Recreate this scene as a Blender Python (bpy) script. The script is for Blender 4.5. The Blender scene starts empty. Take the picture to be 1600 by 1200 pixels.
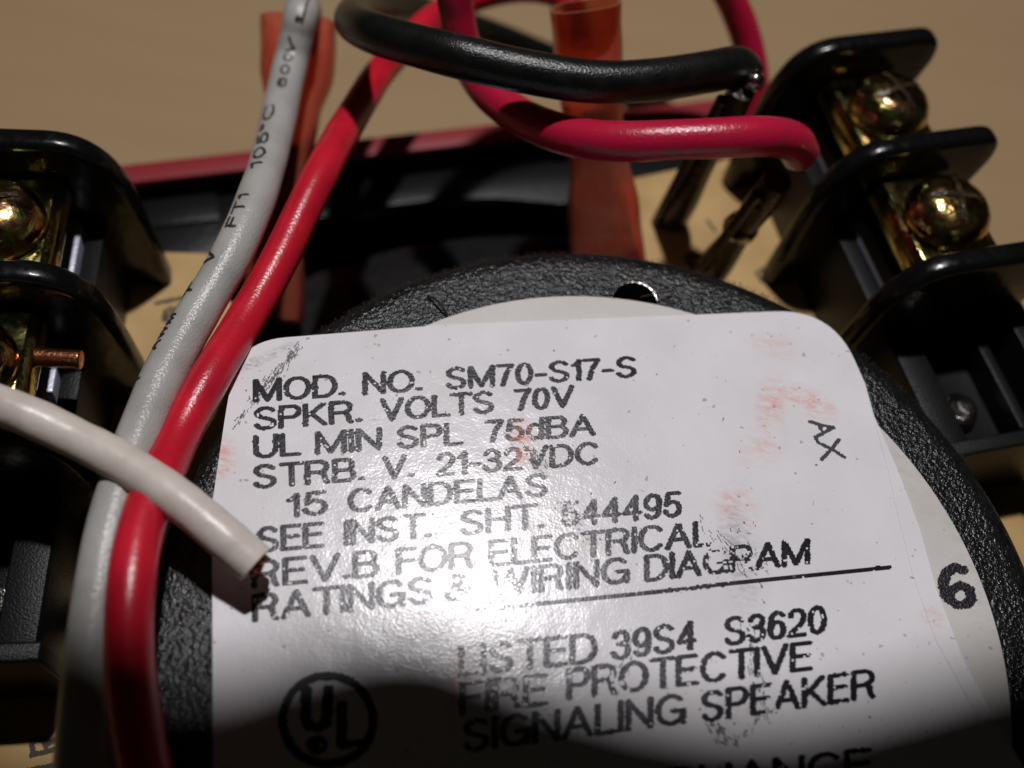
import bpy, bmesh, math, random
import numpy as np
from mathutils import Vector, Matrix, noise as mnoise
random.seed(7)
S = bpy.context.scene
COL = S.collection
R = math.radians
# ------------------------------------------------------------------ units: 1 unit = 1 cm
S.unit_settings.scale_length = 0.01
ZL = 4.2                      # height of the rating label above the table
CAM_H = 5.5                   # camera height above the label
FPX, PIT, ROLL = 1562.6, 1.03813, 0.188654
# ------------------------------------------------------------------ camera
cam = bpy.data.cameras.new('camera'); camo = bpy.data.objects.new('camera', cam); COL.objects.link(camo)
FW = Vector((0, math.cos(PIT), -math.sin(PIT))); UP0 = Vector((0, math.sin(PIT), math.cos(PIT))); RT0 = Vector((1, 0, 0))
RT = RT0*math.cos(ROLL) + UP0*math.sin(ROLL); UP = -RT0*math.sin(ROLL) + UP0*math.cos(ROLL)
CP = Vector((0, 0, ZL + CAM_H))
camo.matrix_world = Matrix(((RT.x, UP.x, -FW.x, CP.x), (RT.y, UP.y, -FW.y, CP.y), (RT.z, UP.z, -FW.z, CP.z), (0, 0, 0, 1)))
cam.sensor_width = 36; cam.lens = 36*FPX/1600; cam.clip_start = 0.1; cam.clip_end = 500
cam.dof.use_dof = True; cam.dof.focus_distance = 6.15; cam.dof.aperture_fstop = cam.lens*1e-3/(2*0.075)
S.camera = camo
# ------------------------------------------------------------------ world + lamp + exposure
W = bpy.data.worlds.new('World'); S.world = W; W.use_nodes = True
W.node_tree.nodes['Background'].inputs['Color'].default_value = (1.0, .93, .76, 1)
W.node_tree.nodes['Background'].inputs['Strength'].default_value = 0.006
LAMP = Vector((-0.5, 10.4, ZL + 24.5))
ld = bpy.data.lights.new('desk_lamp', 'SPOT'); lo = bpy.data.objects.new('desk_lamp', ld); COL.objects.link(lo)
ld.energy = 20500; ld.color = (1.0, .965, .98); ld.shadow_soft_size = 0.58; ld.spot_size = R(130); ld.spot_blend = .3
lo.location = LAMP; lo.rotation_euler = (Vector((0.5, 3.2, ZL)) - LAMP).to_track_quat('-Z', 'Y').to_euler()
S.view_settings.view_transform = 'Standard'; S.view_settings.look = 'None'
S.view_settings.exposure = 0; S.view_settings.gamma = 1; S.view_settings.use_curve_mapping = False

# ------------------------------------------------------------------ helpers
def ray(px, py):
    d = FW + RT*((px-800)/FPX) + UP*((600-py)/FPX)
    return d                                        # forward component = 1
def at(px, py, z=0.0):                              # point on a horizontal plane z (relative to the label)
    d = ray(px, py); t = (CAM_H - z)/(-d.z); return CP + d*t
def atw(px, py, w, D):                              # point where a wire of thickness D looks w pixels wide
    return CP + ray(px, py)*(D*FPX/w)
def px_of(p):
    d = p - CP; c = d.dot(FW); return (800 + FPX*d.dot(RT)/c, 600 - FPX*d.dot(UP)/c)

def mat(name, base=(.5,.5,.5), rough=.5, metal=0, bump=None, spec=.5, coat=0, trans=0, var=None, ior=1.5, sss=0, ramp=None, rvar=None):
    m = bpy.data.materials.new(name); m.use_nodes = True; nt = m.node_tree; b = nt.nodes['Principled BSDF']
    b.inputs['Base Color'].default_value = (*base, 1); b.inputs['Roughness'].default_value = rough
    b.inputs['Metallic'].default_value = metal; b.inputs['Specular IOR Level'].default_value = spec
    b.inputs['Coat Weight'].default_value = coat; b.inputs['Coat Roughness'].default_value = .15
    b.inputs['Transmission Weight'].default_value = trans; b.inputs['IOR'].default_value = ior
    if sss:
        b.inputs['Subsurface Weight'].default_value = sss; b.inputs['Subsurface Radius'].default_value = (.12, .06, .04)
        b.inputs['Subsurface Scale'].default_value = 1
    tc = nt.nodes.new('ShaderNodeTexCoord')
    def nz(scale, detail=3, dist=0, stretch=None):
        n = nt.nodes.new('ShaderNodeTexNoise'); n.inputs['Scale'].default_value = scale; n.inputs['Detail'].default_value = detail
        n.inputs['Distortion'].default_value = dist
        if stretch:
            mp = nt.nodes.new('ShaderNodeMapping'); mp.inputs['Scale'].default_value = stretch
            nt.links.new(tc.outputs['Object'], mp.inputs['Vector']); nt.links.new(mp.outputs[0], n.inputs['Vector'])
        else: nt.links.new(tc.outputs['Object'], n.inputs['Vector'])
        return n
    if var:                                          # (other colour, scale, lo, hi[, stretch])
        n = nz(var[1], 4, 0, var[4] if len(var) > 4 else None); r = nt.nodes.new('ShaderNodeMapRange')
        r.inputs['From Min'].default_value = var[2]; r.inputs['From Max'].default_value = var[3]
        nt.links.new(n.outputs['Fac'], r.inputs['Value'])
        mx = nt.nodes.new('ShaderNodeMix'); mx.data_type = 'RGBA'
        mx.inputs[6].default_value = (*base, 1); mx.inputs[7].default_value = (*var[0], 1)
        nt.links.new(r.outputs[0], mx.inputs[0]); nt.links.new(mx.outputs[2], b.inputs['Base Color'])
    if ramp:                                         # iridescent: (scale, [(pos, col)...])
        n = nz(ramp[0], 2, 1.2); cr = nt.nodes.new('ShaderNodeValToRGB'); e = cr.color_ramp.elements
        while len(e) < len(ramp[1]): e.new(.5)
        for k, (p, c) in enumerate(ramp[1]): e[k].position = p; e[k].color = (*c, 1)
        nt.links.new(n.outputs['Fac'], cr.inputs[0]); nt.links.new(cr.outputs[0], b.inputs['Base Color'])
    if rvar:
        n = nz(rvar[0], 4); r = nt.nodes.new('ShaderNodeMapRange'); r.inputs['From Min'].default_value = .35; r.inputs['From Max'].default_value = .65
        r.inputs['To Min'].default_value = rvar[1]; r.inputs['To Max'].default_value = rvar[2]
        nt.links.new(n.outputs['Fac'], r.inputs['Value']); nt.links.new(r.outputs[0], b.inputs['Roughness'])
    if bump:                                         # (scale, strength, distance[, stretch])
        n = nz(bump[0], 3, 0, bump[3] if len(bump) > 3 else None); bp = nt.nodes.new('ShaderNodeBump')
        bp.inputs['Strength'].default_value = bump[1]; bp.inputs['Distance'].default_value = bump[2]
        nt.links.new(n.outputs['Fac'], bp.inputs['Height']); nt.links.new(bp.outputs[0], b.inputs['Normal'])
    return m

def put(name, verts, faces, m, parent=None, smooth=True, bevel=0, auto=35):
    me = bpy.data.meshes.new(name); me.from_pydata([tuple(v) for v in verts], [], faces); me.update()
    bm = bmesh.new(); bm.from_mesh(me); bmesh.ops.recalc_face_normals(bm, faces=bm.faces)
    if bevel:
        ed = [e for e in bm.edges if len(e.link_faces) == 2 and e.calc_face_angle(0) > R(30)]
        bmesh.ops.bevel(bm, geom=ed, offset=bevel, segments=3, profile=.5, affect='EDGES', clamp_overlap=True)
    bm.to_mesh(me); bm.free()
    for p in me.polygons: p.use_smooth = smooth
    if smooth: me.set_sharp_from_angle(angle=R(auto))
    me.materials.append(m); o = bpy.data.objects.new(name, me); COL.objects.link(o)
    if parent is not None:
        o.parent = parent; o.matrix_parent_inverse = parent_mw(parent).inverted()
    return o
def parent_mw(p):
    m = p.matrix_basis.copy()
    if p.parent is not None: m = parent_mw(p.parent) @ p.matrix_parent_inverse @ m
    return m
def empty(name, loc=(0,0,0), rz=0):
    o = bpy.data.objects.new(name, None); COL.objects.link(o); o.location = loc; o.rotation_euler = (0,0,rz); o.empty_display_size = .3; return o
def tag(o, label=None, cat=None, group=None, kind=None):
    if label: o['label'] = label
    if cat: o['category'] = cat
    if group: o['group'] = group
    if kind: o['kind'] = kind
    return o
class MB:
    def __init__(s): s.v = []; s.f = []
    def add(s, v, f):
        n = len(s.v); s.v += [Vector(x) for x in v]; s.f += [tuple(i+n for i in q) for q in f]; return s
    def box(s, a, b, M=None):
        (x0,y0,z0),(x1,y1,z1) = a, b
        v = [Vector((x,y,z)) for z in (z0,z1) for (x,y) in ((x0,y0),(x1,y0),(x1,y1),(x0,y1))]
        if M is not None: v = [M @ q for q in v]
        return s.add(v, [(0,3,2,1),(4,5,6,7),(0,1,5,4),(1,2,6,5),(2,3,7,6),(3,0,4,7)])
    def prism(s, poly, d):                            # poly: 3d loop, d: offset vector
        n = len(poly); v = [Vector(p) for p in poly] + [Vector(p)+Vector(d) for p in poly]
        return s.add(v, [tuple(range(n))[::-1], tuple(range(n,2*n))] + [(i,(i+1)%n,n+(i+1)%n,n+i) for i in range(n)])
    def lathe(s, prof, c, n=64, axis=None):           # prof: (r, z)
        v = []; f = []; m = len(prof)
        for k in range(n):
            a = 2*math.pi*k/n
            for r, z in prof: v.append(Vector((c[0]+r*math.cos(a), c[1]+r*math.sin(a), c[2]+z)))
        for k in range(n):
            for j in range(m-1):
                f.append((k*m+j, ((k+1)%n)*m+j, ((k+1)%n)*m+j+1, k*m+j+1))
        if axis is not None: v = [axis @ q for q in v]
        return s.add(v, f)
    def build(s, name, m, parent=None, **k): return put(name, s.v, s.f, m, parent, **k)

def spline(P, per=14):                                # Catmull-Rom
    P = [Vector(p) for p in P]; Q = [P[0]*2-P[1]] + P + [P[-1]*2-P[-2]]; out = []
    for i in range(1, len(Q)-2):
        a,b,c,d = Q[i-1],Q[i],Q[i+1],Q[i+2]
        for k in range(per):
            t = k/per
            out.append(.5*((2*b)+(c-a)*t+(2*a-5*b+4*c-d)*t*t+(3*b-a-3*c+d)*t**3))
    out.append(Q[-2]); return out
def resample(P, step):
    L = [0.0]
    for a, b in zip(P, P[1:]): L.append(L[-1]+(b-a).length)
    n = max(2, int(L[-1]/step)); out = []; j = 0
    for k in range(n+1):
        s = L[-1]*k/n
        while j < len(L)-2 and L[j+1] < s: j += 1
        t = (s-L[j])/max(1e-9, L[j+1]-L[j]); out.append(P[j].lerp(P[j+1], min(1, t)))
    return out
def frames(P):                                        # tangent, normal towards the camera side, binormal
    F = []
    for i, p in enumerate(P):
        t = (P[min(i+1,len(P)-1)] - P[max(i-1,0)]).normalized(); c = CP - p; n = (c - t*c.dot(t)).normalized(); F.append((t, n, t.cross(n)))
    return F
def tframes(P):                                       # parallel-transport frames for the tube itself
    F = []; n = None
    for i, p in enumerate(P):
        t = (P[min(i+1,len(P)-1)] - P[max(i-1,0)]).normalized()
        if n is None: n = t.orthogonal().normalized()
        else: n = (n - t*n.dot(t)).normalized()
        F.append((t, n, t.cross(n)))
    return F
def tube(P, r, n=28, rr=None, closed=True):
    F = tframes(P); v = []; f = []
    for i, p in enumerate(P):
        q = r if rr is None else rr(i/(len(P)-1))
        for k in range(n):
            a = 2*math.pi*k/n; v.append(p + (F[i][1]*math.cos(a)+F[i][2]*math.sin(a))*q)
    for i in range(len(P)-1):
        for k in range(n): f.append((i*n+k, i*n+(k+1)%n, (i+1)*n+(k+1)%n, (i+1)*n+k))
    if closed: f.append(tuple(range(n))[::-1]); f.append(tuple(range((len(P)-1)*n, len(P)*n)))
    return v, f
def wire(name, pts, D, m, label, cat='wire', wob=0.012):
    P = resample(spline([atw(*p, D) if len(p) == 3 else Vector(p[:3]) for p in pts]), .035)
    if wob: P = [p + Vector(mnoise.noise_vector(p*1.3))*wob for p in P]
    v, f = tube(P, D/2, rr=lambda t: D/2*(1+.012*math.sin(t*37)+.008*math.sin(t*91)))
    o = put(name, v, f, m); tag(o, label, cat); return o, P
# ------------------------------------------------------------------ stroke lettering (caps height 1)
def arc(cx, cy, rx, ry, a0, a1, n=14): return [(cx+rx*math.cos(R(a0+(a1-a0)*k/n)), cy+ry*math.sin(R(a0+(a1-a0)*k/n))) for k in range(n+1)]
G = {}
G['A'] = (.86, [[(0,0),(.43,1),(.86,0)], [(.16,.33),(.70,.33)]])
G['B'] = (.72, [[(0,0),(0,1),(.44,1)]+arc(.44,.76,.22,.24,90,-90)+[(0,.52)], [(.44,.52)]+arc(.46,.26,.26,.26,90,-90)+[(0,0)]])
G['C'] = (.82, [arc(.44,.5,.44,.5,42,318,22)])
G['D'] = (.80, [[(0,0),(0,1),(.34,1)]+arc(.34,.5,.46,.5,90,-90,18)+[(0,0)]])
G['E'] = (.66, [[(.66,0),(0,0),(0,1),(.64,1)], [(0,.53),(.58,.53)]])
G['F'] = (.62, [[(0,0),(0,1),(.62,1)], [(0,.52),(.54,.52)]])
G['G'] = (.86, [arc(.45,.5,.45,.5,45,338,22)+[(.86,.45),(.50,.45)], [(.86,.45),(.86,.02)]])
G['H'] = (.76, [[(0,0),(0,1)],[(.76,0),(.76,1)],[(0,.52),(.76,.52)]])
G['I'] = (.0, [[(0,0),(0,1)]])
G['K'] = (.76, [[(0,0),(0,1)],[(.70,1),(0,.36)],[(.22,.56),(.76,0)]])
G['L'] = (.60, [[(0,1),(0,0),(.60,0)]])
G['M'] = (.96, [[(0,0),(0,1),(.48,.02),(.96,1),(.96,0)]])
G['N'] = (.76, [[(0,0),(0,1),(.76,0),(.76,1)]])
G['O'] = (.92, [arc(.46,.5,.46,.5,0,360,30)])
G['P'] = (.70, [[(0,0),(0,1),(.42,1)]+arc(.42,.73,.27,.27,90,-90)+[(0,.46)]])
G['R'] = (.78, [[(0,0),(0,1),(.46,1)]+arc(.46,.75,.27,.25,90,-90)+[(0,.5)], [(.46,.5),(.62,.40),(.68,.12),(.76,0)]])
G['S'] = (.74, [arc(.37,.76,.33,.24,28,180)+[(.08,.66),(.2,.56),(.52,.46),(.66,.38)]+arc(.37,.25,.34,.25,20,-165)])
G['T'] = (.80, [[(0,1),(.80,1)],[(.40,1),(.40,0)]])
G['U'] = (.76, [[(0,1),(0,.36)]+arc(.38,.36,.38,.36,180,360)+[(.76,1)]])
G['V'] = (.84, [[(0,1),(.42,0),(.84,1)]])
G['W'] = (1.20, [[(0,1),(.30,0),(.60,1),(.90,0),(1.20,1)]])
G['d'] = (.56, [[(.56,0),(.56,1)], arc(.28,.35,.28,.35,0,360,24)])
G['0'] = (.58, [arc(.29,.5,.29,.5,0,360,26)])
G['1'] = (.24, [[(0,.76),(.12,.80),(.24,1),(.24,0)]])
G['2'] = (.60, [arc(.30,.72,.28,.28,170,-20)+[(.46,.42),(.08,.14),(.0,0),(.60,0)]])
G['3'] = (.60, [arc(.28,.76,.26,.24,165,-85)+[(.22,.53)], arc(.28,.27,.30,.27,85,-170)])
G['4'] = (.62, [[(.46,0),(.46,1),(0,.30),(.62,.30)]])
G['5'] = (.58, [[(.54,1),(.10,1),(.04,.50)]+arc(.28,.32,.30,.32,140,-165)])
G['6'] = (.58, [arc(.31,.72,.27,.28,30,180)+[(.0,.36)], arc(.29,.31,.28,.31,0,360,24)])
G['7'] = (.58, [[(0,1),(.58,1),(.34,.55),(.20,0)]])
G['9'] = (.58, [arc(.29,.68,.28,.32,0,360,24), [(.57,.66),(.54,.28)]+arc(.28,.27,.27,.27,0,-150)])
G['-'] = (.34, [[(0,.38),(.34,.38)]])
G['.'] = (.08, [[(0,.06),(.08,.06)]])
G['&'] = (.80, [[(.80,0),(.20,.66)]+arc(.36,.80,.20,.20,200,-20)+[(.10,.40)]+arc(.30,.24,.28,.24,150,330)+[(.74,.44)]])
G['o'] = (.32, [arc(.16,.84,.16,.16,0,360,16)])
def layout(word, gap=.26):
    x = 0; out = []
    for c in word:
        w, st = G[c]
        for s in st: out.append([(x+a, b) for a, b in s])
        x += w + (gap if c not in 'LT' else gap*.75)
    W_ = max(x - gap, .01)
    return [[(a/W_, b) for a, b in s] for s in out], W_   # x normalised to 0..1
class Raster:
    """ink dots on a fine grid, then merged into strips: a thermal print"""
    def __init__(s, x0, y0, x1, y1, c): s.x0, s.y0, s.c = x0, y0, c; s.w = int((x1-x0)/c); s.h = int((y1-y0)/c); s.a = np.full((s.h, s.w), -9.0, np.float32)
    def stroke(s, P, rx, ry):                         # P in plane units, pen ellipse rx, ry
        for (ax, ay), (bx, by) in zip(P, P[1:]):
            m = max(rx, ry)*1.7
            i0 = max(0, int((min(ax,bx)-m-s.x0)/s.c)); i1 = min(s.w, int((max(ax,bx)+m-s.x0)/s.c)+2)
            j0 = max(0, int((min(ay,by)-m-s.y0)/s.c)); j1 = min(s.h, int((max(ay,by)+m-s.y0)/s.c)+2)
            if i1 <= i0 or j1 <= j0: continue
            X = s.x0+(np.arange(i0,i1)+.5)*s.c; Y = s.y0+(np.arange(j0,j1)+.5)*s.c; X, Y = np.meshgrid(X, Y)
            ux, uy = (bx-ax)/rx, (by-ay)/ry; px, py = (X-ax)/rx, (Y-ay)/ry; L = ux*ux+uy*uy
            t = np.clip((px*ux+py*uy)/max(L,1e-9), 0, 1); d = np.sqrt((px-t*ux)**2+(py-t*uy)**2)
            s.a[j0:j1,i0:i1] = np.maximum(s.a[j0:j1,i0:i1], 1-d)
    def mesh(s, mapf, keep=None, rough=.09, seed=3):
        rng = np.random.default_rng(seed)
        def smooth_noise(k):
            q = rng.random((s.h//k+2, s.w//k+2)).astype(np.float32); q = np.kron(q, np.ones((k,k),np.float32))[:s.h,:s.w]; return q-.5
        n = (smooth_noise(2)+smooth_noise(3))*rough*1.6
        ink = (s.a + n) > 0
        if keep is not None:
            X, Y = np.meshgrid(s.x0+(np.arange(s.w)+.5)*s.c, s.y0+(np.arange(s.h)+.5)*s.c)
            ink &= (smooth_noise(2)*.8+smooth_noise(4)*.8+.5) < keep(X, Y)
        V = []; Fc = []
        for j in range(s.h):
            row = ink[j]; idx = np.flatnonzero(np.diff(np.concatenate(([0], row.view(np.int8), [0]))))
            for a, b in zip(idx[::2], idx[1::2]):
                y0 = s.y0+j*s.c; k = len(V)
                step = [a]
                while step[-1] < b: step.append(min(b, step[-1]+6))
                for u in step: V.append(mapf(s.x0+u*s.c, y0)); V.append(mapf(s.x0+u*s.c, y0+s.c))
                for q in range(len(step)-1): Fc.append((k+2*q, k+2*q+2, k+2*q+3, k+2*q+1))
        return V, Fc

# ------------------------------------------------------------------ materials
M = {}
M['table'] = mat('table_wood', (.365,.255,.138), .6, var=((.38,.268,.148), .9, .35, .65, (.25, 2.6, 1)), spec=.2)
M['red_plastic'] = mat('red_plastic', (.24,.014,.020), .5, bump=(40,.15,.02))
M['black_gloss'] = mat('black_enamel', (.004,.004,.0045), .22, bump=(6,.1,.05))
M['black_matte'] = mat('black_moulding', (.005,.005,.005), .45, bump=(45,.12,.02), spec=.4)
M['frame'] = mat('black_frame', (.006,.0065,.007), .30, bump=(30,.2,.02), spec=.3)
M['hole'] = mat('hole_shade', (.001,.001,.001), .9, spec=0)
M['fin'] = mat('terminal_phenolic', (.004,.004,.004), .28, bump=(9,.10,.04), rvar=(14,.15,.28), spec=.35)
M['body'] = mat('terminal_moulding', (.006,.006,.0065), .40, bump=(70,.3,.015), spec=.22)
M['board'] = mat('phenolic_board', (.50,.33,.13), .45, var=((.40,.25,.09), 3, .35, .7), bump=(30,.05,.01))
M['ink_board'] = mat('board_ink', (.05,.035,.02), .6)
M['zinc'] = mat('yellow_zinc', (.6,.5,.2), .18, 1, rvar=(6,.08,.26), ramp=(8, [(.30,(.32,.42,.15)),(.42,(.72,.62,.20)),(.50,(.68,.42,.14)),(.58,(.56,.24,.20)),(.66,(.48,.52,.22)),(.8,(.78,.68,.26))]), bump=(9,.30,.05))
M['plate'] = mat('yellow_zinc_plate', (.5,.44,.16), .2, 1, rvar=(6,.08,.24), ramp=(4, [(.32,(.30,.32,.12)),(.5,(.52,.46,.16)),(.66,(.46,.30,.12))]), bump=(30,.12,.02))
M['steel'] = mat('tinned_steel', (.58,.60,.70), .46, .6, bump=(50,.3,.015))
M['solder'] = mat('solder', (.40,.38,.35), .22, 1, bump=(14,.3,.05))
M['post'] = mat('flux_stained_post', (.022,.016,.009), .3, .2, bump=(20,.4,.04), var=((.09,.055,.02), 9, .45, .75))
M['copper'] = mat('copper', (.75,.30,.16), .25, 1, bump=(40,.25,.02))
M['label'] = None
M['ink'] = mat('thermal_ink', (.012,.011,.016), .28, bump=(90,.4,.012), spec=.3)
M['scuff'] = mat('scuff_grey', (.07,.07,.075), .5)
M['pen'] = mat('pen_ink', (.015,.017,.022), .5)
M['disc'] = mat('crinkle_gasket', (.006,.0065,.007), .24, bump=(38,.5,.03), var=((.011,.011,.011), 20, .4, .7), spec=.4)
M['felt'] = mat('felt_rim', (.045,.032,.022), .95, bump=(40,.8,.03))
M['grey_ins'] = mat('grey_insulation', (.40,.395,.375), 0.28, bump=(60,.26,.02), var=((.33,.325,.305), 5, .4, .7), sss=.15)
M['red_ins'] = mat('red_insulation', (.57,.012,.030), .27, bump=(55,.16,.02), var=((.43,.009,.024), 4, .35, .7), sss=.1)
M['pink_ins'] = mat('crimson_insulation', (.44,.009,.042), .27, bump=(55,.2,.02), var=((.30,.02,.046), 9, .56, .72), sss=.1)
M['black_ins'] = mat('black_insulation', (.005,.0055,.005), .29, bump=(65,.25,.02), var=((.010,.010,.009), 7, .45, .7), spec=.4)
M['white_ins'] = mat('white_insulation', (.62,.57,.51), .36, bump=(12,.12,.04), var=((.53,.47,.41), 4, .4, .7), sss=.2)
M['wire_ink'] = mat('wire_ink', (.03,.028,.025), .45)
M['sleeve'] = mat('translucent_sleeve', (.86,.30,.19), .22, trans=.82, var=((.78,.20,.11), 3, .35, .65), ior=1.25, bump=(4,.25,.06))
M['camera_black'] = mat('black_casing', (.02,.02,.02), .5)

# ------------------------------------------------------------------ table
t = put('tabletop', [(-60,-45,0),(70,-45,0),(70,95,0),(-60,95,0),(-60,-45,-2.5),(70,-45,-2.5),(70,95,-2.5),(-60,95,-2.5)],
        [(0,1,2,3),(7,6,5,4),(0,4,5,1),(1,5,6,2),(2,6,7,3),(3,7,4,0)], M['table'], smooth=False)
tag(t, 'light tan tabletop under the alarm unit, out of focus', 'table', kind='structure')

# ------------------------------------------------------------------ red wall plate of the alarm (far edge shows)
zr = -1.55
A, B = at(120, 281, zr), at(1310, 147, zr)            # line of the far rim
ex = (B-A); ex.z = 0; Lw = ex.length; ex.normalize(); ey = Vector((-ex.y, ex.x, 0))   # ey away from the camera
house = empty('alarm_housing', A)
tag(house, 'red plastic wall plate of the alarm with thin raised rim, seen behind the wires', 'alarm housing')
def fr(x, y, z): return Vector((A.x, A.y, 0)) + ex*x + ey*y + Vector((0,0,z))
def fbox(mb, x0, x1, y0, y1, z0, z1):
    return mb.add([fr(x,y,z) for z in (z0,z1) for (x,y) in ((x0,y0),(x1,y0),(x1,y1),(x0,y1))], [(0,3,2,1),(4,5,6,7),(0,1,5,4),(1,2,6,5),(2,3,7,6),(3,0,4,7)])
mb = MB(); fbox(mb, 0, Lw, -.10, .12, ZL+zr-.07, ZL+zr); fbox(mb, 0, Lw, .02, .118, .25, ZL+zr-.071); mb.build('rim', M['red_plastic'], house, bevel=.02)
mb = MB(); fbox(mb, .02, Lw-.02, -.05, .018, .3, ZL+zr-.075); mb.build('shade_lining', M['black_matte'], house, bevel=.01)  # black sheet added for the shade on the rim wall's near face
mb = MB(); fbox(mb, 0, Lw, -12, -.06, .1, .5); mb.build('back_panel', M['black_matte'], house, bevel=.02)
zf = -1.82
P = [at(x, y, zf) for x, y in ((190,322),(1290,200),(1300,240),(985,300),(880,318),(780,309),(690,310),(600,322),(520,336),(440,352),(350,362),(330,420),(180,440))]
mb = MB(); mb.prism(P, (0,0,-.12)); mb.build('mounting_frame', M['frame'], house, bevel=.015)
P = [at(x, y, -1.78) for x, y in ((200,312),(338,299),(344,341),(215,357))]
mb = MB(); mb.prism(P, (0,0,-.40)); mb.build('mounting_ledge', M['frame'], house, bevel=.012)
P = [at(x, y, -1.9) for x, y in ((346,302),(398,297),(392,345),(352,349))]
mb = MB(); mb.prism(P, (0,0,-.30)); mb.build('mounting_ledge', M['frame'], house, bevel=.012)
# ------------------------------------------------------------------ speaker
C0 = Vector((.8255, 1.798, ZL)); RW, RO = 2.288, 2.617
spk = empty('speaker', (C0.x, C0.y, .5))
tag(spk, 'round black speaker with white rating label stuck on its back', 'speaker')
# basket
mb = MB(); mb.lathe([(2.05,-.8),(2.2,-1.25),(2.5,-1.5),(3.0,-1.75),(3.25,-2.05),(3.55,-2.12),(3.7,-1.98),(4.35,-1.98),(4.42,-2.1),(4.42,-2.5),(4.7,-2.52),(4.75,-3.2),(2.0,-3.2),(2.0,-.8)], C0, 128)
mb.build('basket', M['black_gloss'], spk)
for a in (20, 52, 84, 116, 148, 180, 250, 320):
    mb = MB(); mb.lathe([(0,.07),(.09,.06),(.13,.02),(.14,-.05)], C0 + Vector((2.85*math.cos(R(a)), 2.85*math.sin(R(a)), -1.68)), 16)
    mb.build('rivet', M['black_gloss'], spk)
# magnet disc with a small hole near the far side
hole = at(992, 472, -.03); HR = .155
rings = 14; nseg = 200
mb = MB(); mb.lathe([(0.01,-.030),(RO-.14,-.030),(RO-.05,-.034),(RO-.012,-.06),(RO,-.10),(RO-.02,-.16),(RO-.12,-.2),(RO-.12,-.85),(2.0,-.95)], C0+Vector((.0,.075,0)), 220)
disc = mb.build('magnet_cover', M['disc'], spk)
cut = MB(); cut.lathe([(0.001,-.2),(HR,-.2),(HR,.2),(0.001,.2)], hole, 40)
cv = bpy.data.meshes.new('cutter'); cv.from_pydata([tuple(v) for v in cut.v], [], cut.f)
v, f = tube([hole + Vector((HR*math.cos(R(a)), HR*math.sin(R(a)), .004+.010*math.sin(R(a)))) for a in range(14, 168, 5)], .008, 10); put('hole_rim', v, f, M['solder'], disc)
mb = MB(); mb.lathe([(.0,.0035),(HR-.002,.0035)], hole, 40); mb.build('hole_shade_disc', M['hole'], disc)  # flat black disc on the cover, painted shade of an uncut hole
v, f = tube(resample(spline([at(668,462,-.015), at(682,468,.02), at(692,480,.02), at(699,492,-.012)]), .01), .008, 8); tag(put('lint_fibre', v, f, M['pen']), 'short curved dark fibre lying on the black speaker rim', 'fibre')
v, f = tube(resample(spline([at(1000,464,-.01), at(1025,459,.03), at(1045,455,.03), at(1056,449,-.01)]), .01), .0035, 6); tag(put('lint_fibre', v, f, M['felt']), 'thin pale fibre beside the notch in the speaker rim', 'fibre')
bpy.data.meshes.remove(cv)
# felt fuzz round the rim: short curved fibres
V = []; F = []
for k in range(4200):
    a = random.uniform(R(35), R(150)); r = RO-random.uniform(.0,.03); z = -random.uniform(.035,.13); b = C0+Vector((0,.075,0))+Vector((r*math.cos(a), r*math.sin(a), z))
    l = random.uniform(.006,.022); d = Vector((math.cos(a+random.gauss(0,.9)), math.sin(a+random.gauss(0,.9)), random.gauss(.25,.5))).normalized()*l
    w = Vector((-math.sin(a), math.cos(a), 0))*.0016; n = len(V)
    V += [b-w, b+w, b+d*.6+w*.7+Vector((0,0,.3*l*random.random())), b+d+Vector((0,0,.2*l))]; F.append((n,n+1,n+2,n+3))
put('felt_fuzz', V, F, M['felt'], disc, smooth=False)['kind'] = 'stuff'

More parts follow.
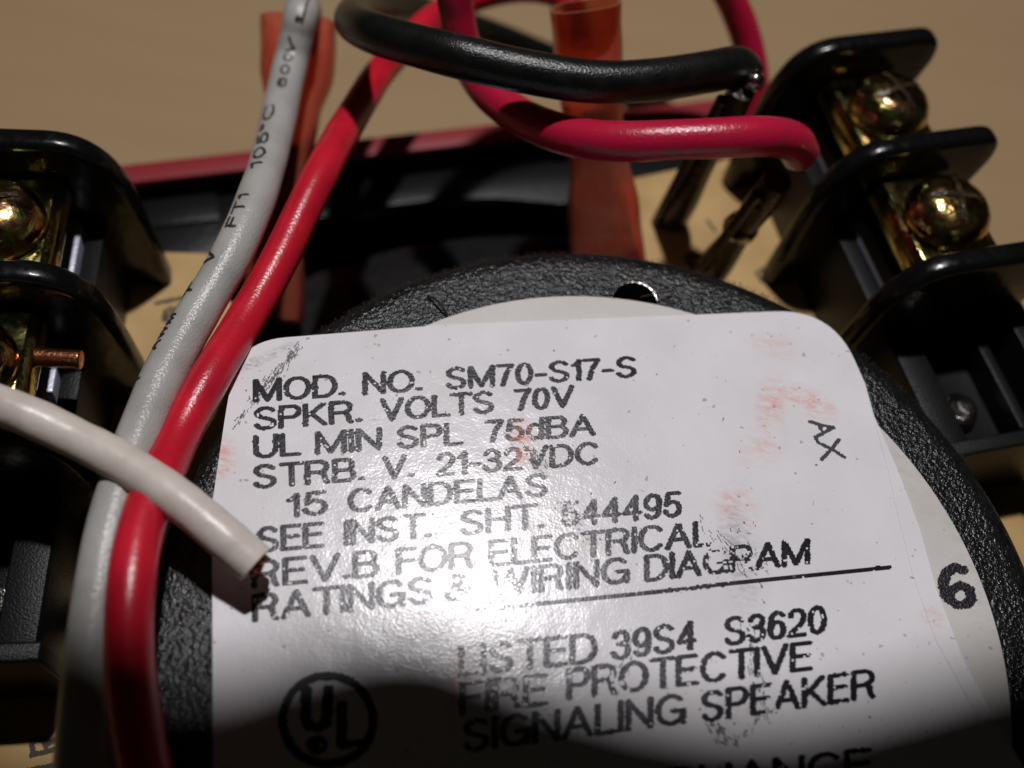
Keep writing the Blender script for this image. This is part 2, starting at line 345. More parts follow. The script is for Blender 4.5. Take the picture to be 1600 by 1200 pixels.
# label paper material (white, glossy coat, smears of red and dirt at their own places)
def paper(name, smears, base=(.77,.758,.78), rough=.185):
    m = bpy.data.materials.new(name); m.use_nodes = True; nt = m.node_tree; b = nt.nodes['Principled BSDF']
    b.inputs['Roughness'].default_value = rough; b.inputs['Specular IOR Level'].default_value = .26
    tc = nt.nodes.new('ShaderNodeTexCoord')
    n0 = nt.nodes.new('ShaderNodeTexNoise'); n0.inputs['Scale'].default_value = 2.2; n0.inputs['Detail'].default_value = 5; nt.links.new(tc.outputs['Object'], n0.inputs[0])
    mr = nt.nodes.new('ShaderNodeMapRange'); mr.inputs['From Min'].default_value = .3; mr.inputs['From Max'].default_value = .75
    nt.links.new(n0.outputs['Fac'], mr.inputs['Value'])
    mx = nt.nodes.new('ShaderNodeMix'); mx.data_type = 'RGBA'; mx.inputs[6].default_value = (*base,1); mx.inputs[7].default_value = (base[0]*.9,base[1]*.89,base[2]*.88,1)
    nt.links.new(mr.outputs[0], mx.inputs[0]); last = mx.outputs[2]
    # fine dark specks
    n1 = nt.nodes.new('ShaderNodeTexNoise'); n1.inputs['Scale'].default_value = 22; n1.inputs['Detail'].default_value = 1; nt.links.new(tc.outputs['Object'], n1.inputs[0])
    r1 = nt.nodes.new('ShaderNodeMapRange'); r1.inputs['From Min'].default_value = .735; r1.inputs['From Max'].default_value = .77; r1.inputs['To Max'].default_value = .55
    nt.links.new(n1.outputs['Fac'], r1.inputs['Value'])
    m1 = nt.nodes.new('ShaderNodeMix'); m1.data_type = 'RGBA'; m1.inputs[7].default_value = (.2,.17,.15,1); nt.links.new(last, m1.inputs[6]); nt.links.new(r1.outputs[0], m1.inputs[0]); last = m1.outputs[2]
    for (p, rx, ry, ang, col, amt, sc) in smears:
        mp = nt.nodes.new('ShaderNodeMapping'); mp.vector_type = 'TEXTURE'
        mp.inputs['Location'].default_value = p; mp.inputs['Rotation'].default_value = (0,0,ang); mp.inputs['Scale'].default_value = (rx, ry, 1)
        nt.links.new(tc.outputs['Object'], mp.inputs[0])
        le = nt.nodes.new('ShaderNodeVectorMath'); le.operation = 'LENGTH'; nt.links.new(mp.outputs[0], le.inputs[0])
        fo = nt.nodes.new('ShaderNodeMapRange'); fo.inputs['From Min'].default_value = 1; fo.inputs['From Max'].default_value = .1; nt.links.new(le.outputs['Value'], fo.inputs['Value'])
        nn = nt.nodes.new('ShaderNodeTexNoise'); nn.inputs['Scale'].default_value = sc; nn.inputs['Detail'].default_value = 6; nn.inputs['Roughness'].default_value = .75
        mp2 = nt.nodes.new('ShaderNodeMapping'); mp2.inputs['Rotation'].default_value = (0,0,.6); mp2.inputs['Scale'].default_value = (1,2.6,1)
        nt.links.new(tc.outputs['Object'], mp2.inputs[0]); nt.links.new(mp2.outputs[0], nn.inputs[0])
        rr = nt.nodes.new('ShaderNodeMapRange'); rr.inputs['From Min'].default_value = .42; rr.inputs['From Max'].default_value = .66; nt.links.new(nn.outputs['Fac'], rr.inputs['Value'])
        mu = nt.nodes.new('ShaderNodeMath'); mu.operation = 'MULTIPLY'; nt.links.new(fo.outputs[0], mu.inputs[0]); nt.links.new(rr.outputs[0], mu.inputs[1])
        m2 = nt.nodes.new('ShaderNodeMath'); m2.operation = 'MULTIPLY'; m2.inputs[1].default_value = amt; nt.links.new(mu.outputs[0], m2.inputs[0])
        mm = nt.nodes.new('ShaderNodeMix'); mm.data_type = 'RGBA'; mm.inputs[7].default_value = (*col,1); nt.links.new(last, mm.inputs[6]); nt.links.new(m2.outputs[0], mm.inputs[0]); last = mm.outputs[2]
    nt.links.new(last, b.inputs['Base Color'])
    nb = nt.nodes.new('ShaderNodeTexNoise'); nb.inputs['Scale'].default_value = 60; nb.inputs['Detail'].default_value = 4; nt.links.new(tc.outputs['Object'], nb.inputs[0])
    bp = nt.nodes.new('ShaderNodeBump'); bp.inputs['Strength'].default_value = .08; bp.inputs['Distance'].default_value = .02
    nb2 = nt.nodes.new('ShaderNodeTexNoise'); nb2.inputs['Scale'].default_value = 5; nb2.inputs['Detail'].default_value = 3; nt.links.new(tc.outputs['Object'], nb2.inputs[0])
    bp2 = nt.nodes.new('ShaderNodeBump'); bp2.inputs['Strength'].default_value = .15; bp2.inputs['Distance'].default_value = .03
    nt.links.new(nb2.outputs['Fac'], bp2.inputs['Height']); nt.links.new(bp2.outputs[0], bp.inputs['Normal'])
    nt.links.new(nb.outputs['Fac'], bp.inputs['Height']); nt.links.new(bp.outputs[0], b.inputs['Normal'])
    return m
def sm(px, py, rx, ry, ang, col, amt=.8, sc=9):
    p = at(px, py); return ((p.x, p.y, p.z), rx, ry, ang, col, min(1, amt*(1.35 if col is RED else 1)), sc)
RED, DIRT, GRY = (.76,.14,.07), (.38,.33,.24), (.20,.20,.20)
smears = [sm(1205,630,.12,.30,-.1,RED,.55), sm(1265,628,.24,.13,-.4,RED,.65), sm(1190,700,.25,.16,.9,RED,.25), sm(1205,540,.22,.12,0,RED,.28), sm(815,690,.09,.22,.1,RED,.95,14), sm(838,725,.10,.12,.4,(.35,.12,.1),.6,14),
          sm(348,715,.10,.18,.3,RED,.6,14), sm(1150,790,.18,.18,.5,RED,.4), sm(1145,825,.12,.3,.2,GRY,.5,16), sm(880,815,.18,.10,.7,DIRT,.7,12), sm(900,850,.25,.1,.2,DIRT,.6), sm(753,855,.05,.06,0,RED,.8),
          sm(760,935,.16,.05,-.5,(.5,.2,.1),.8,12), sm(715,1060,.10,.18,.1,RED,.8,10), sm(1460,965,.10,.08,.2,RED,.55), sm(1180,1060,.5,.12,1.0,GRY,.45,12), sm(1160,880,.18,.4,.2,GRY,.55,14),
          sm(1120,920,.5,.5,0,(.5,.48,.55),.12,3), sm(410,560,.32,.05,.75,(.12,.12,.12),.8,22), sm(640,990,.5,.3,0,(.45,.42,.45),.18,4)]
M['label'] = paper('glossy_label_paper', smears)
M['sticker'] = paper('round_sticker_paper', [sm(1420,720,.3,.6,.5,DIRT,.35,6), sm(1530,900,.2,.9,.2,DIRT,.4,6)], (.60,.585,.56), .45)
FADE_GLARE = (.30,.30,.37)  # blue-grey of rubbed ink with the lamp's glare painted in
M['ink_worn_glare'] = paper('worn_glare_thermal_ink', [sm(700,860,1.3,.55,.3,FADE_GLARE,.4,12), sm(740,950,.7,.4,.3,FADE_GLARE,.7,12), sm(760,1075,.6,.5,.3,FADE_GLARE,.5,12), sm(1010,1060,.5,.3,.3,FADE_GLARE,.35,12), sm(890,810,.5,.3,.3,FADE_GLARE,.55,14), sm(815,690,.10,.22,.1,RED,.9,14)], (.012,.011,.016), .26)
# round white sticker
mb = MB(); mb.lathe([(.01,-.030),(RW-.02,-.030),(RW-.0,-.0305)], C0, 200)
v = [Vector((C0.x+RW*math.cos(2*math.pi*k/200), C0.y+RW*math.sin(2*math.pi*k/200), C0.z-.018)) for k in range(200)]
for q in v:
    qx, qy = px_of(q)
    if qx < 700 and qy > 560: q.x = max(q.x, at(352, min(qy, 1250)).x + .04)
mb = MB(); mb.prism(v, (0,0,-.009)); sticker = mb.build('round_sticker', M['sticker'], spk, auto=60)
# rating label outline (pixels on the label plane)
def rounded(pts, rad):
    out = []; n = len(pts)
    for i, p in enumerate(pts):
        a, b = pts[i-1], pts[(i+1)%n]; r = rad[i]
        if r == 0: out.append(p); continue
        u = (a-p).normalized(); w = (b-p).normalized(); p0 = p+u*r; p1 = p+w*r
        for k in range(13):
            t = k/12; out.append(p0*(1-t)**2 + p*2*t*(1-t) + p1*t*t)
    return out
corners = [at(333,1200), at(331,790), at(352,650), at(372,533), at(700,507), at(1300,483), at(1352,600), at(1366,650), at(1405,740), at(1438,828), at(1462,918), at(1505,1030), at(1550,1115), at(1610,1215), at(1640,1330), at(330,1330)]
lab = rounded(corners, [0,0,0,.30,0,.42]+[0]*10)
mb = MB(); n = len(lab)
mb.prism(lab, (0,0,-.016)); label = mb.build('rating_label', M['label'], spk, auto=60)
# dog-eared second edge along the right side of the label (thin overlap strip)
strip = [at(1360,634,.003), at(1366,652,.003), at(1404,742,.003), at(1437,830,.003), at(1461,920,.003), at(1504,1032,.003), at(1549,1117,.003), at(1605,1210,.003), at(1580,1210,.003), at(1520,1105,.003), at(1462,1000,.003), at(1428,905,.003), at(1404,810,.003), at(1386,730,.003)]
mb = MB(); mb.prism(strip, (0,0,-.003)); mb.build('label_overlap', M['label'], label, auto=60)

# ---- printing on the label
zi = .0015
ea = Vector((math.cos(.2951), math.sin(.2951), 0)); eb = Vector((-ea.y, ea.x, 0)); org = at(396, 629)
def to_uv(px, py): p = at(px, py) - org; return (p.dot(ea), p.dot(eb))
def from_uv(u, v): return org + ea*u + eb*v + Vector((0,0,zi))
RA = Raster(-.6, -3.3, 4.6, .6, .0062)
def word(txt, x0, x1, yb0, yb1, c0, c1, sx=.102, sy=.058, gap=.26):
    st, Wd = layout(txt, gap)
    capx = (x1-x0)/max(Wd,.5); pen = min(.0205, .0205)
    inset = 4.5
    xa, xb = x0+inset, x1-inset
    for s in st:
        P = []
        for a, b in s:
            px = xa+(xb-xa)*a; c = c0+(c1-c0)*a; yb = yb0+(yb1-yb0)*a-2.5; lean = 0.055*c*b
            P.append(to_uv(px - lean*0.0 + (0.0), yb-(c-5)*b))
        RA.stroke(P, .0186, .0126)
def line(xa, ya, xb, yb, ca, cb, words):
    f = lambda x: ya+(yb-ya)*(x-xa)/(xb-xa); g = lambda x: ca+(cb-ca)*(x-xa)/(xb-xa)
    for w, x0, x1 in words: word(w, x0, x1, f(x0), f(x1), g(x0), g(x1))
line(397,629, 995,590, 37,34, [('MOD.',395,541),('NO.',566,661),('SM70-S17-S',695,996)])
line(396,673, 890,637, 37,35, [('SPKR.',395,567),('VOLTS',593,773),('70V',802,898)])
line(396,717, 930,681, 37,35, [('UL',395,468),('MIN',492,597),('SPL',619,722),('75dBA',757,931)])
line(395,764, 935,726, 38,36, [('STRB.',394,571),('V.',597,648),('21-32VDC',681,937)])
line(453,809, 855,776, 38,37, [('15',447,512),('CANDELAS',543,857)])
line(437,861,1064,808, 40,40, [('SEE',400,507),('INST.',537,676),('SHT.',718,852),('544495',876,1066)])
line(396,919,1105,854, 43,41, [('REV.B',393,593),('FOR',618,741),('ELECTRICAL',763,1112)])
line(396,972,1265,882, 44,41, [('RATINGS',394,677),('&',694,738),('WIRING',768,984),('DIAGRAM',1006,1266)])
line(717,1057,930,1035, 48,47, [('LISTED',716,934)])
line(955,1032,1287,990, 46,44, [('39S4',955,1089),('S3620',1130,1292)])
line(720,1116,850,1102, 50,49, [('FIRE',718,856)]); line(890,1093,1265,1048, 49,46, [('PROTECTIVE',885,1270)])
line(735,1174,1055,1133, 50,48, [('SIGNALING',723,1072)]); line(1115,1126,1360,1092, 48,46, [('SPEAKER',1094,1369)])
line(930,1262,1362,1217, 50,48, [('APPLIANCE',930,1363)])
RA.stroke([to_uv(735,955), to_uv(1390,886)], .0125, .0125)
# wear: blank patches and thin patches where the print has rubbed off
wear = [(880,798,.13,.5),(708,932,.2,.45),(775,890,.14,.7),(735,1042,.16,.6),(800,1060,.18,.8),(828,700,.09,.4),(1125,862,.13,.4),(1168,880,.09,.55),(965,1072,.1,.6),(1208,1112,.08,.35),(1185,1060,.07,.7),(765,955,.3,.12)]
wuv = [(*to_uv(a,b), r, k) for a,b,r,k in wear]
def keep(X, Y):
    K = np.full(X.shape, 1.12)
    for u, v, r, k in wuv:
        d = np.sqrt((X-u)**2+(Y-v)**2)/r; w = np.clip(1.25-d, 0, 1); w = w*w*(3-2*w); K = np.minimum(K, 1.12+(k-1.12)*w)
    return K
v, f = RA.mesh(from_uv, keep); txt = put('printed_text', v, f, M['ink_worn_glare'], label, smooth=False)
# dark scuffs: short dashes across the corner, smears through the text
RB = Raster(-.6, -3.3, 4.6, .6, .0055); rng = random.Random(4)
def scuff(xa, ya, xb, yb, n, l, dirx, diry, spread, w=.006):
    for k in range(n):
        t = rng.random(); x = xa+(xb-xa)*t+rng.gauss(0,spread); y = ya+(yb-ya)*t+rng.gauss(0,spread); q = l*rng.uniform(.3,1)
        RB.stroke([to_uv(x,y), to_uv(x+dirx*q+rng.gauss(0,1.5), y+diry*q+rng.gauss(0,1.5))], w*rng.uniform(.4,1), w*rng.uniform(.4,1))
scuff(372,655,400,620,22,9,-.5,.9,3,.0035); scuff(400,620,468,540,130,8,-.5,.9,3.0,.0035)
scuff(1085,800,1190,920,34,12,.55,.85,8,.0035); scuff(1140,800,1200,890,24,8,.5,.9,9,.003)
scuff(1170,970,1195,1130,55,11,.15,1,6,.004); scuff(860,795,930,850,30,6,1,.4,8,.003); scuff(1000,1000,960,1075,24,10,-.4,.9,7,.003)
scuff(830,690,845,735,30,7,.4,.9,6,.005); scuff(1110,1130,1150,1165,26,10,.6,.6,7,.006); scuff(1150,1160,1190,1110,12,9,-.5,.9,3,.004)
for k in range(150): scuff(rng.uniform(350,1500), rng.uniform(540,1180), 0, 0, 0, 0, 0, 0, 0)
for k in range(26):
    x, y = rng.uniform(360,1400), rng.uniform(530,1150); RB.stroke([to_uv(x,y), to_uv(x+rng.gauss(0,1.5), y+rng.gauss(0,1.5))], .004, .004)
zi = .0012; v, f = RB.mesh(from_uv, None, .3, 9); put('scuff_marks', v, f, M['scuff'], label, smooth=False)
# the listing emblem: ring with stepped letters
RC = Raster(-.2, -3.3, 1.6, -1.6, .0062)
def quad(pts, rx, ry): RC.stroke([to_uv(*p) for p in pts], rx, ry)
quad([(512+70.5*math.cos(R(k*7.5)), 1125+69*math.sin(R(k*7.5))) for k in range(49)], .023, .023)
quad([(479,1078),(477,1118),(482,1134),(495,1138),(508,1132),(511,1118),(513,1077)], .030, .024)
quad([(534,1101),(534,1164),(562,1161)], .028, .020)
quad([(495+13*math.cos(R(k*15)), 1164+11*math.sin(R(k*15))) for k in range(25)], .013, .013)
quad([(490,1170),(490,1159),(498,1159),(499,1164),(490,1165)], .008, .008); quad([(494,1165),(500,1171)], .008, .008)
zi = .0015; v, f = RC.mesh(from_uv, None, .12, 5); put('printed_emblem', v, f, M['ink'], label, smooth=False)
# pen letters
RD = Raster(3.0, -.9, 4.2, .2, .0055)
for s in ([(1265,659),(1283,664),(1302,668)], [(1302,668),(1288,676),(1274,683)], [(1280,664),(1286,677)], [(1274,683),(1279,692),(1300,702),(1320,715)], [(1310,687),(1298,703),(1284,718)]):
    RD.stroke([to_uv(*p) for p in s], .0125, .0115)
v, f = RD.mesh(from_uv, None, .2, 6); put('handwritten_mark', v, f, M['pen'], label, smooth=False)
# bold figure on the round sticker
RE = Raster(3.2, -2.4, 5.2, -.6, .0062)
six = [(935,312),(900,297),(862,322),(845,372),(858,430),(902,466),(948,466),(972,440),(962,398),(926,382),(884,398),(864,432)]
RE.stroke([to_uv(a/2.857+1180, b/2.857+780) for a, b in six], .036,.027)
def from_uv6(u, v): p = from_uv(u, v); p.z = C0.z-.0165; return p
v, f = RE.mesh(from_uv6, None, .12, 8); put('printed_figure', v, f, M['ink'], sticker, smooth=False)

# ------------------------------------------------------------------ circuit boards
ZB = -1.2838
def board(name, pxs, label):
    P = [at(x, y, ZB) for x, y in pxs]; o = empty(name, (P[0].x, P[0].y, ZL+ZB-.16)); tag(o, label, 'circuit board')
    mb = MB(); mb.prism(P, (0,0,-.16)); mb.build('board', M['board'], o, smooth=False); return o
bl = board('circuit_board', [(-420,372),(345,397),(333,440),(385,500),(410,600),(420,700),(420,900),(330,1330),(-500,1330)], 'tan circuit board under the left terminal block, printed letters at its near end')
br = board('circuit_board', [(975,282),(1180,240),(1330,236),(1480,430),(1720,560),(1900,1330),(1500,1330),(1200,800),(1000,600),(1008,420),(990,330)], 'tan circuit board under the right terminal block with the two soldered posts')
def btext(parent, strokes, z, w=.016):
    P = [[at(x,y,z) for x,y in s] for s in strokes]; a = P[0][0]; u0 = min(p.x for s in P for p in s); u1 = max(p.x for s in P for p in s); v0 = min(p.y for s in P for p in s); v1 = max(p.y for s in P for p in s)
    r = Raster(u0-.1, v0-.1, u1+.1, v1+.1, .008)
    for s in P: r.stroke([(p.x,p.y) for p in s], w, w)
    v, f = r.mesh(lambda x, y: Vector((x, y, ZL+z+.003)), None, .12, 3); put('printed_text', v, f, M['ink_board'], parent, smooth=False)
btext(bl, [[(244,474),(284,466)],[(268,481),(258,487),(256,496),(262,502),(272,500),(277,492),(276,482)],[(256,500),(282,478)],[(50,1180),(96,1168)],[(52,1178),(50,1162),(56,1155),(68,1157),(73,1172)],[(72,1164),(94,1150)],[(46,1240),(40,1205),(88,1195),(95,1235)]], ZB)
btext(br, [[(1105,345),(1118,362)],[(1190,440),(1182,428),(1192,420),(1202,430),(1196,442)],[(1062,268),(1075,280)]], ZB, .014)
mb = MB(); mb.lathe([(0.03,.004),(.09,.006),(.10,.0)], at(1086,407,ZB), 24); mb.build('solder_pad', M['post'], br)

# ------------------------------------------------------------------ barrier terminal blocks
PT = 1.0776
def terminal_block(loc, yaw, sg, label, poles):
    o = empty('terminal_block', loc, 0); tag(o, label, 'terminal block', 'barrier terminal blocks')
    U = Vector((math.cos(yaw), math.sin(yaw), 0))*sg; Vv = Vector((math.sin(yaw), -math.cos(yaw), 0)); Z = Vector((0,0,1)); L0 = Vector(loc)
    def T(u, v, z): return L0 + U*u + Vv*v + Z*z
    def ebox(mb, u0,u1,v0,v1,z0,z1):
        return mb.add([T(u,v,z) for z in (z0,z1) for (u,v) in ((u0,v0),(u1,v0),(u1,v1),(u0,v1))], [(0,3,2,1),(4,5,6,7),(0,1,5,4),(1,2,6,5),(2,3,7,6),(3,0,4,7)])
    # moulded body: stepped profile extruded
    prof = [(.20,0),(.20,.78),(.07,.78),(.07,.56),(-.70,.56),(-.70,.95),(-.88,.95),(-.88,0)]
    mb = MB(); n = len(prof); mb.prism([T(u,-.04,z) for u,z in prof], Vv*(3*PT+.08)); body = mb.build('body', M['body'], o, bevel=.012)
    mb = MB(); ebox(mb, -.88,.24, 3*PT-.07,3*PT+.05, 0,.84); mb.build('end_wall', M['body'], o, bevel=.02)
    # barriers
    out = [(.52,0),(.50,.35),(.475,.75),(.45,1.02)]
    P0, P1, P2 = (.45,1.02), (.40,1.58), (-.02,1.60)
    for k in range(1, 11):
        t = k/10; out.append(tuple(P0[i]*(1-t)**2+2*P1[i]*t*(1-t)+P2[i]*t*t for i in (0,1)))
    P0, P1, P2 = (-.70,1.62), (-.93,1.63), (-.91,1.36)
    for k in range(0, 9):
        t = k/8; out.append(tuple(P0[i]*(1-t)**2+2*P1[i]*t*(1-t)+P2[i]*t*t for i in (0,1)))
    out += [(-.84,1.0),(-.90,.9),(-.90,0)]
    for k in range(3):
        mb = MB(); mb.prism([T(u, k*PT-.09, z) for u, z in out], Vv*.18); mb.build('barrier', M['fin'], o, bevel=.08)
    for k in range(3):
        v0, v1 = k*PT+.085, (k+1)*PT-.085; vm = (v0+v1)/2
        if poles[k]:
            mb = MB(); ebox(mb, -.06,.055, v0+.02, v1-.02, .50,.835); mb.build('contact_bar', M['steel'], o, bevel=.012)
            # clamp plate with a rolled wire edge
            pr = [(.06,1.10),(.075,1.16),(.06,1.26),(.015,1.315),(-.05,1.325),(-.60,1.325),(-.60,1.27),(-.06,1.27),(-.0,1.24),(.02,1.16),(.035,1.10)]
            mb = MB(); mb.prism([T(u,v0+.05,z) for u,z in pr], Vv*(v1-v0-.10)); mb.build('clamp_plate', M['plate'], o, bevel=.008)
            c = T(-.29, vm, 1.32)
            mb = MB(); mb.lathe([(.05,-.7),(.13,-.7),(.13,.0),(.30,0),(.315,.025),(.315,.08),(.292,.145),(.245,.205),(.18,.245),(.10,.265),(.0,.27)], c, 40); sc = mb.build('screw', M['zinc'], o)
            mb = MB(); a = .6+k*1.1
            for q in (a, a+math.pi/2):
                d = Vector((math.cos(q), math.sin(q), 0)); e = Vector((-d.y, d.x, 0)); h = .007 if q == a else .008
                mb.add([c+d*x+e*y+Z*(z+h) for (x,z) in ((-.20,.240),(-.10,.272),(.10,.272),(.20,.240)) for y in (-.02,.02)], [(0,2,3,1),(2,4,5,3),(4,6,7,5)])
            mb.build('screw_slot', M['post'], sc, smooth=False)
        else:
            mb = MB(); ebox(mb, -.035,.197, v0-.02, v1+.02, .5,.80); mb.build('wide_bar', M['body'], o, bevel=.015)
            mb = MB(); mb.lathe([(.15,-.2),(.15,.0),(.13,.045),(.10,.06),(.07,.035),(.0,.03)], T(-.19, vm+.16, .62), 32); mb.build('contact_rivet', M['solder'], o)
            mb = MB(); ebox(mb, -.56,-.47, v0+.0, v1, .5,.80); mb.build('inner_rib', M['body'], o, bevel=.015)
    return o, T
lb, TL = terminal_block((-3.3502, 4.2556, ZL+ZB), .2359, 1, 'black barrier terminal block with gold screws and a copper stub, behind the off-white wire', (1,1,0))
rb, TR = terminal_block((2.0244, 6.6925, ZL+ZB), .3860, -1, 'black barrier terminal block with gold screws, beside the soldered end of the crimson wire', (1,1,0))

# ------------------------------------------------------------------ wires
red, Pr = wire('wire', [(262,1330,84),(222,1180,80),(203,1050,78),(205,920,76),(228,800,72),(275,690,67),(330,588,64),(385,497,60.5),(445,388,58),(500,275,55.5),(545,192,51.5),(592,115,48),(650,52,45),(720,5,43),(800,-18,43),(868,-12,44),(898,22,44),(905,75,44)], .25, M['red_ins'], 'bright red insulated wire lying against the label edge')
grey, Pg = wire('wire', [(120,1330,83),(128,1150,81),(142,1000,79),(168,850,76),(205,715,72),(255,590,68),(308,492,65),(362,395,63),(404,300,60),(432,200,55.5),(452,110,53),(463,60,53),(470,26,53.3),(475,12,52),(478,16,50),(480,36,48),(478,70,46.5)], .262, M['grey_ins'], 'grey insulated wire printed with small black lettering')
white, Pw = wire('wire', [(-200,585,68),(-80,610,66),(25,642,64),(110,681,63.5),(200,728,64),(285,785,65),(350,838,65.5),(402,882,65.5)], .225, M['white_ins'], 'short off-white wire with cut copper end above the label')
pink, Pp = wire('wire', [(1250,240,58.8),(1240,224,60),(1217,215,61.2),(1170,213,62.5),(1080,218,63),(980,222,62.5),(890,213,61),(815,184,59),(760,140,57),(728,85,55.5),(714,30,56.5),(712,-40,58),(740,-130,58),(830,-200,56),(960,-190,54),(1070,-110,51),(1130,-25,48.5),(1163,50,47),(1178,120,46),(1176,190,45),(1150,262,44.5)], .27, M['pink_ins'], 'crimson wire curving up over the black one and soldered by the right block')
black, Pk = wire('wire', [(1163,112,62),(1148,104,63),(1105,112,64.5),(1020,127,66),(920,128,67),(820,112,67.5),(720,88,67.5),(630,66,66),(575,48,64),(552,32,60),(566,18,55),(620,14,50),(700,30,46),(790,62,43),(880,100,41.5),(960,140,40.5),(1040,178,39.5),(1110,230,38.5)], .29, M['black_ins'], 'black wire looped across the red wires at the top')
# cut end of the white wire: strands of copper
e = Pw[-1]; tdir = (Pw[-1]-Pw[-4]).normalized(); mb = MB()
for k in range(9):
    a = 2.4*k; q = tdir.orthogonal().normalized(); s2 = tdir.cross(q); o_ = (q*math.cos(a)+s2*math.sin(a))*(.024*math.sqrt(k))
    v, f = tube([e+o_-tdir*.06, e+o_+tdir*random.uniform(.025,.05)+q*random.gauss(0,.005)+s2*random.gauss(0,.005)], .0175, 8); mb.add(v, f)
mb.build('copper_strands', M['copper'], white)
mb = MB(); F = tframes([Pw[-2], Pw[-1]])
prof = [Pw[-1]+tdir*(.03*mnoise.noise(Vector((k*.9,0,0)))+.012) + (F[1][1]*math.cos(k*math.pi/14)+F[1][2]*math.sin(k*math.pi/14))*.108 for k in range(28)]
# lettering on wires
def wire_text(P, D, items, parent, m, cell=.0055):
    F = frames(P); L = [0.0]
    for a, b in zip(P, P[1:]): L.append(L[-1]+(b-a).length)
    L = np.array(L); Rr = D/2*1.022+.0015
    pxs = np.array([px_of(p) for p in P])
    def mapf(s, w):                                    # s along, w around (arc length, + to the left seen by the camera)
        i = min(len(P)-2, max(0, int(np.searchsorted(L, s))-1)); t = (s-L[i])/(L[i+1]-L[i]); p = P[i].lerp(P[i+1], t)
        n = F[i][1].lerp(F[i+1][1], t).normalized(); b = F[i][2].lerp(F[i+1][2], t).normalized(); a = -w/(D/2)
        return p + (n*math.cos(a)+b*math.sin(a))*Rr
    r = Raster(0, -D*.8, L[-1], D*.8, cell)
    for txt, py0, py1, w0, h, pen in items:
        i0 = int(np.argmin(np.abs(pxs[:,1]-py0)+ (np.arange(len(P))>len(P)*.93)*999)); i1 = int(np.argmin(np.abs(pxs[:,1]-py1)+(np.arange(len(P))>len(P)*.93)*999))
        s0, s1 = L[i0], L[i1]; st, Wd = layout(txt, .3)
        for q in st: r.stroke([(s0+(s1-s0)*a, w0+h*b) for a, b in q], pen, pen)
    v, f = r.mesh(mapf, None, .25, 11); put('printed_lettering', v, f, m, parent, smooth=False)
wire_text(Pg, .262, [('LL',30,8,-.02,.05,.007),('600V',158,62,-.0,.055,.008),('105oC',288,186,.045,.075,.0085),('FT1',372,328,.06,.07,.0085),('V',428,412,.10,.06,.009),('T',482,465,.125,.05,.009),('AWM',568,510,.135,.06,.009),('I',612,588,.15,.05,.009)], grey, M['wire_ink'])
# ------------------------------------------------------------------ crimp sleeves on the speaker tabs
def sleeve(name, sec, label, tabw=.2):
    # sec: (px, py, z, width, depth)
    o = empty(name, at(sec[-1][0], sec[-1][1], sec[-1][2])); tag(o, label, 'wire connector', 'red crimp sleeves')
    C = [at(a,b,z) for a,b,z,_,_ in sec]; C = spline(C, 6); n = 36
    ws = []
    for i in range(len(sec)-1):
        for k in range(6): t = k/6; t = t*t*(3-2*t); ws.append((sec[i][3]*(1-t)+sec[i+1][3]*t, sec[i][4]*(1-t)+sec[i+1][4]*t))
    ws.append(sec[-1][3:])
    def loft(k_, th):
        v = []; f = []
        for p, (w, d) in zip(C, ws):
            ax = (C[-1]-C[0]).normalized(); x = RT - ax*RT.dot(ax); x.normalize(); y = ax.cross(x)
            for k in range(n):
                a = 2*math.pi*k/n; ca, sa = math.cos(a), math.sin(a); e2 = .7
                wv = 1+.05*mnoise.noise(p*2.3+x*ca*.9+y*sa*.9)
                v.append(p + x*(wv*(w/2-th)*math.copysign(abs(ca)**e2, ca)) + y*(wv*(d/2-th)*math.copysign(abs(sa)**e2, sa)))
        for i in range(len(C)-1):
            for k in range(n): f.append((i*n+k, i*n+(k+1)%n, (i+1)*n+(k+1)%n, (i+1)*n+k))
        return v, f
    v, f = loft(1, 0); v2, f2 = loft(1, .035); N = len(v)
    f2 = [tuple(q+N for q in reversed(t)) for t in f2]
    cap = [(k, (k+1)%n, N+(k+1)%n, N+k) for k in range(n)]; last = (len(C)-1)*n
    cap += [(last+(k+1)%n, last+k, N+last+k, N+last+(k+1)%n) for k in range(n)]
    put('insulating_sleeve', v+v2, f+f2+cap, M['sleeve'], o)
    k0 = int(len(C)*.45); v, f = tube(C[k0:], .1, 16); put('crimp_barrel', v, f, M['post'], o)
    return o
sleeve('crimp_connector', [(467,36,-.35,.62,.42),(465,110,-.5,.60,.42),(458,180,-.65,.44,.38),(448,260,-.8,.34,.32),(436,340,-1.0,.36,.34),(430,430,-1.25,.46,.36),(426,500,-1.5,.5,.36)], 'translucent orange-red crimp sleeve behind the grey wire')
sleeve('crimp_connector', [(915,8,.55,.54,.44),(918,60,.25,.53,.44),(922,140,-.05,.50,.42),(928,195,-.3,.46,.36),(935,250,-.55,.48,.36),(944,330,-.9,.60,.38),(950,420,-1.3,.64,.38)], 'translucent orange-red crimp sleeve standing behind the crimson wire')

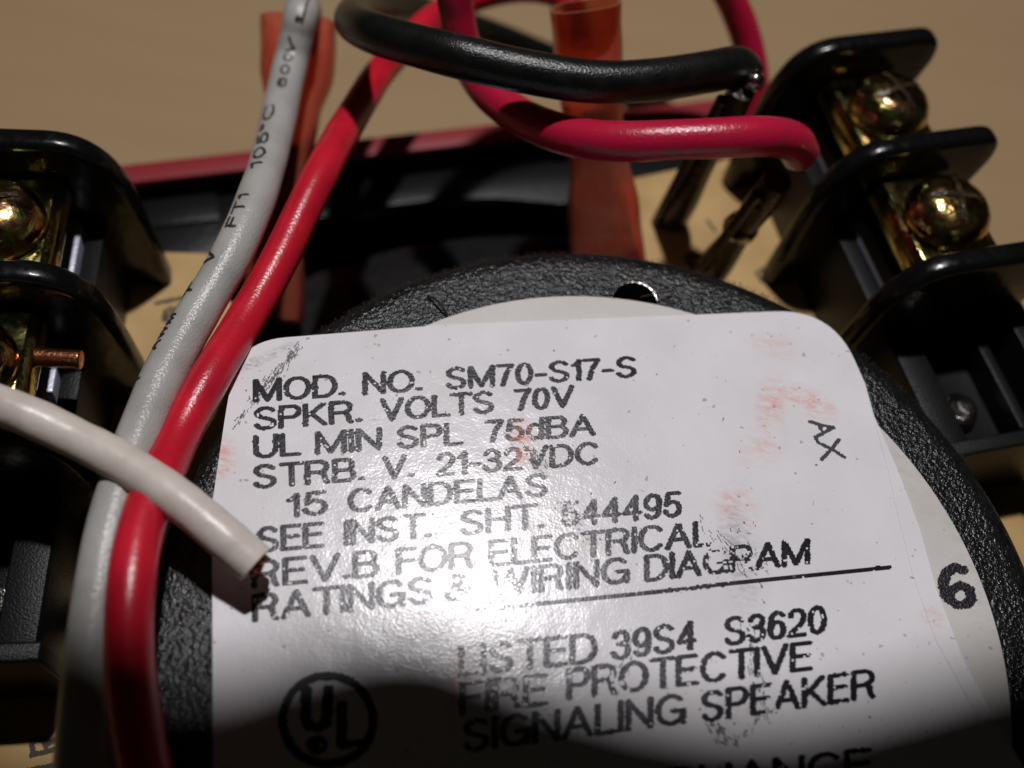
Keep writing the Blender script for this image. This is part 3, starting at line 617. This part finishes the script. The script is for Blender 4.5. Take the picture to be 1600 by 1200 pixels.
# ------------------------------------------------------------------ solder posts on the right board
def post(p0, p1, blob, r, label, br_=.14):
    o = empty('solder_post', p0); tag(o, label, 'solder post', 'soldered posts by the right block')
    P = resample([p0, p1], .05); v, f = tube(P, r, 18, rr=lambda t: r*(1.25-.35*t+.12*math.sin(t*9))); put('post', v, f, M['post'], o)
    d = (p1-p0).normalized(); e = d.cross(Vector((0,0,1))).normalized()
    v, f = tube(resample([p0+e*r*1.5, p1+e*r*1.2-d*.1], .05), .045, 12); put('lead', v, f, M['post'], o)
    mb = MB(); q = [(0,-br_),(br_*.5,-br_*.85),(br_*.95,-br_*.3),(br_,.1*br_),(br_*.8,.6*br_),(br_*.4,.95*br_),(0,br_)]
    mb.lathe(q, blob, 24); put('solder_blob', mb.v, mb.f, M['solder'], o); return o
post(at(1050,345,ZB), at(1160,140,.55), at(1179,128,.62), .10, 'dark soldered post under the end of the black wire', .075)
post(at(1098,440,ZB), at(1215,282,.25), at(1157,356,-.40), .11, 'dark soldered post under the end of the crimson wire', .14)

# ------------------------------------------------------------------ bare copper stub clamped in the left block
c = at(62,558, -1.2838+1.20); c2 = at(127,562, -1.2838+1.20)
v, f = tube(resample([c+(c-c2)*1.2, c2], .03), .062, 20); o = put('copper_stub', v, f, M['copper'], bevel=.008); tag(o, 'bare copper wire end poking from the left screw clamp', 'wire end')

# ------------------------------------------------------------------ unseen stand-in for the photographer's camera, outlined to shade the label's near end
edge = [(-200,960),(110,1005),(235,1050),(345,1058),(440,1026),(530,998),(620,984),(700,992),(790,1030),(880,1066),(1000,1098),(1120,1118),(1220,1120),(1320,1098),(1430,1068),(1530,1040),(1640,1004),(1900,910)]
zo = 8.0
def lift(px, py):
    p = at(px, py); t = zo/(LAMP.z-ZL); return p.lerp(LAMP, t)
top = [lift(*p) for p in edge]; y0 = min(p.y for p in top)
poly = top + [Vector((top[-1].x, y0-7, top[0].z)), Vector((top[0].x, y0-7, top[0].z))]
mb = MB(); mb.prism(poly, (0,0,.9)); o = mb.build('camera_shadow_caster', M['camera_black'], smooth=False)
tag(o, 'unseen black camera stand-in, outlined to shade the near end of the label', 'camera')
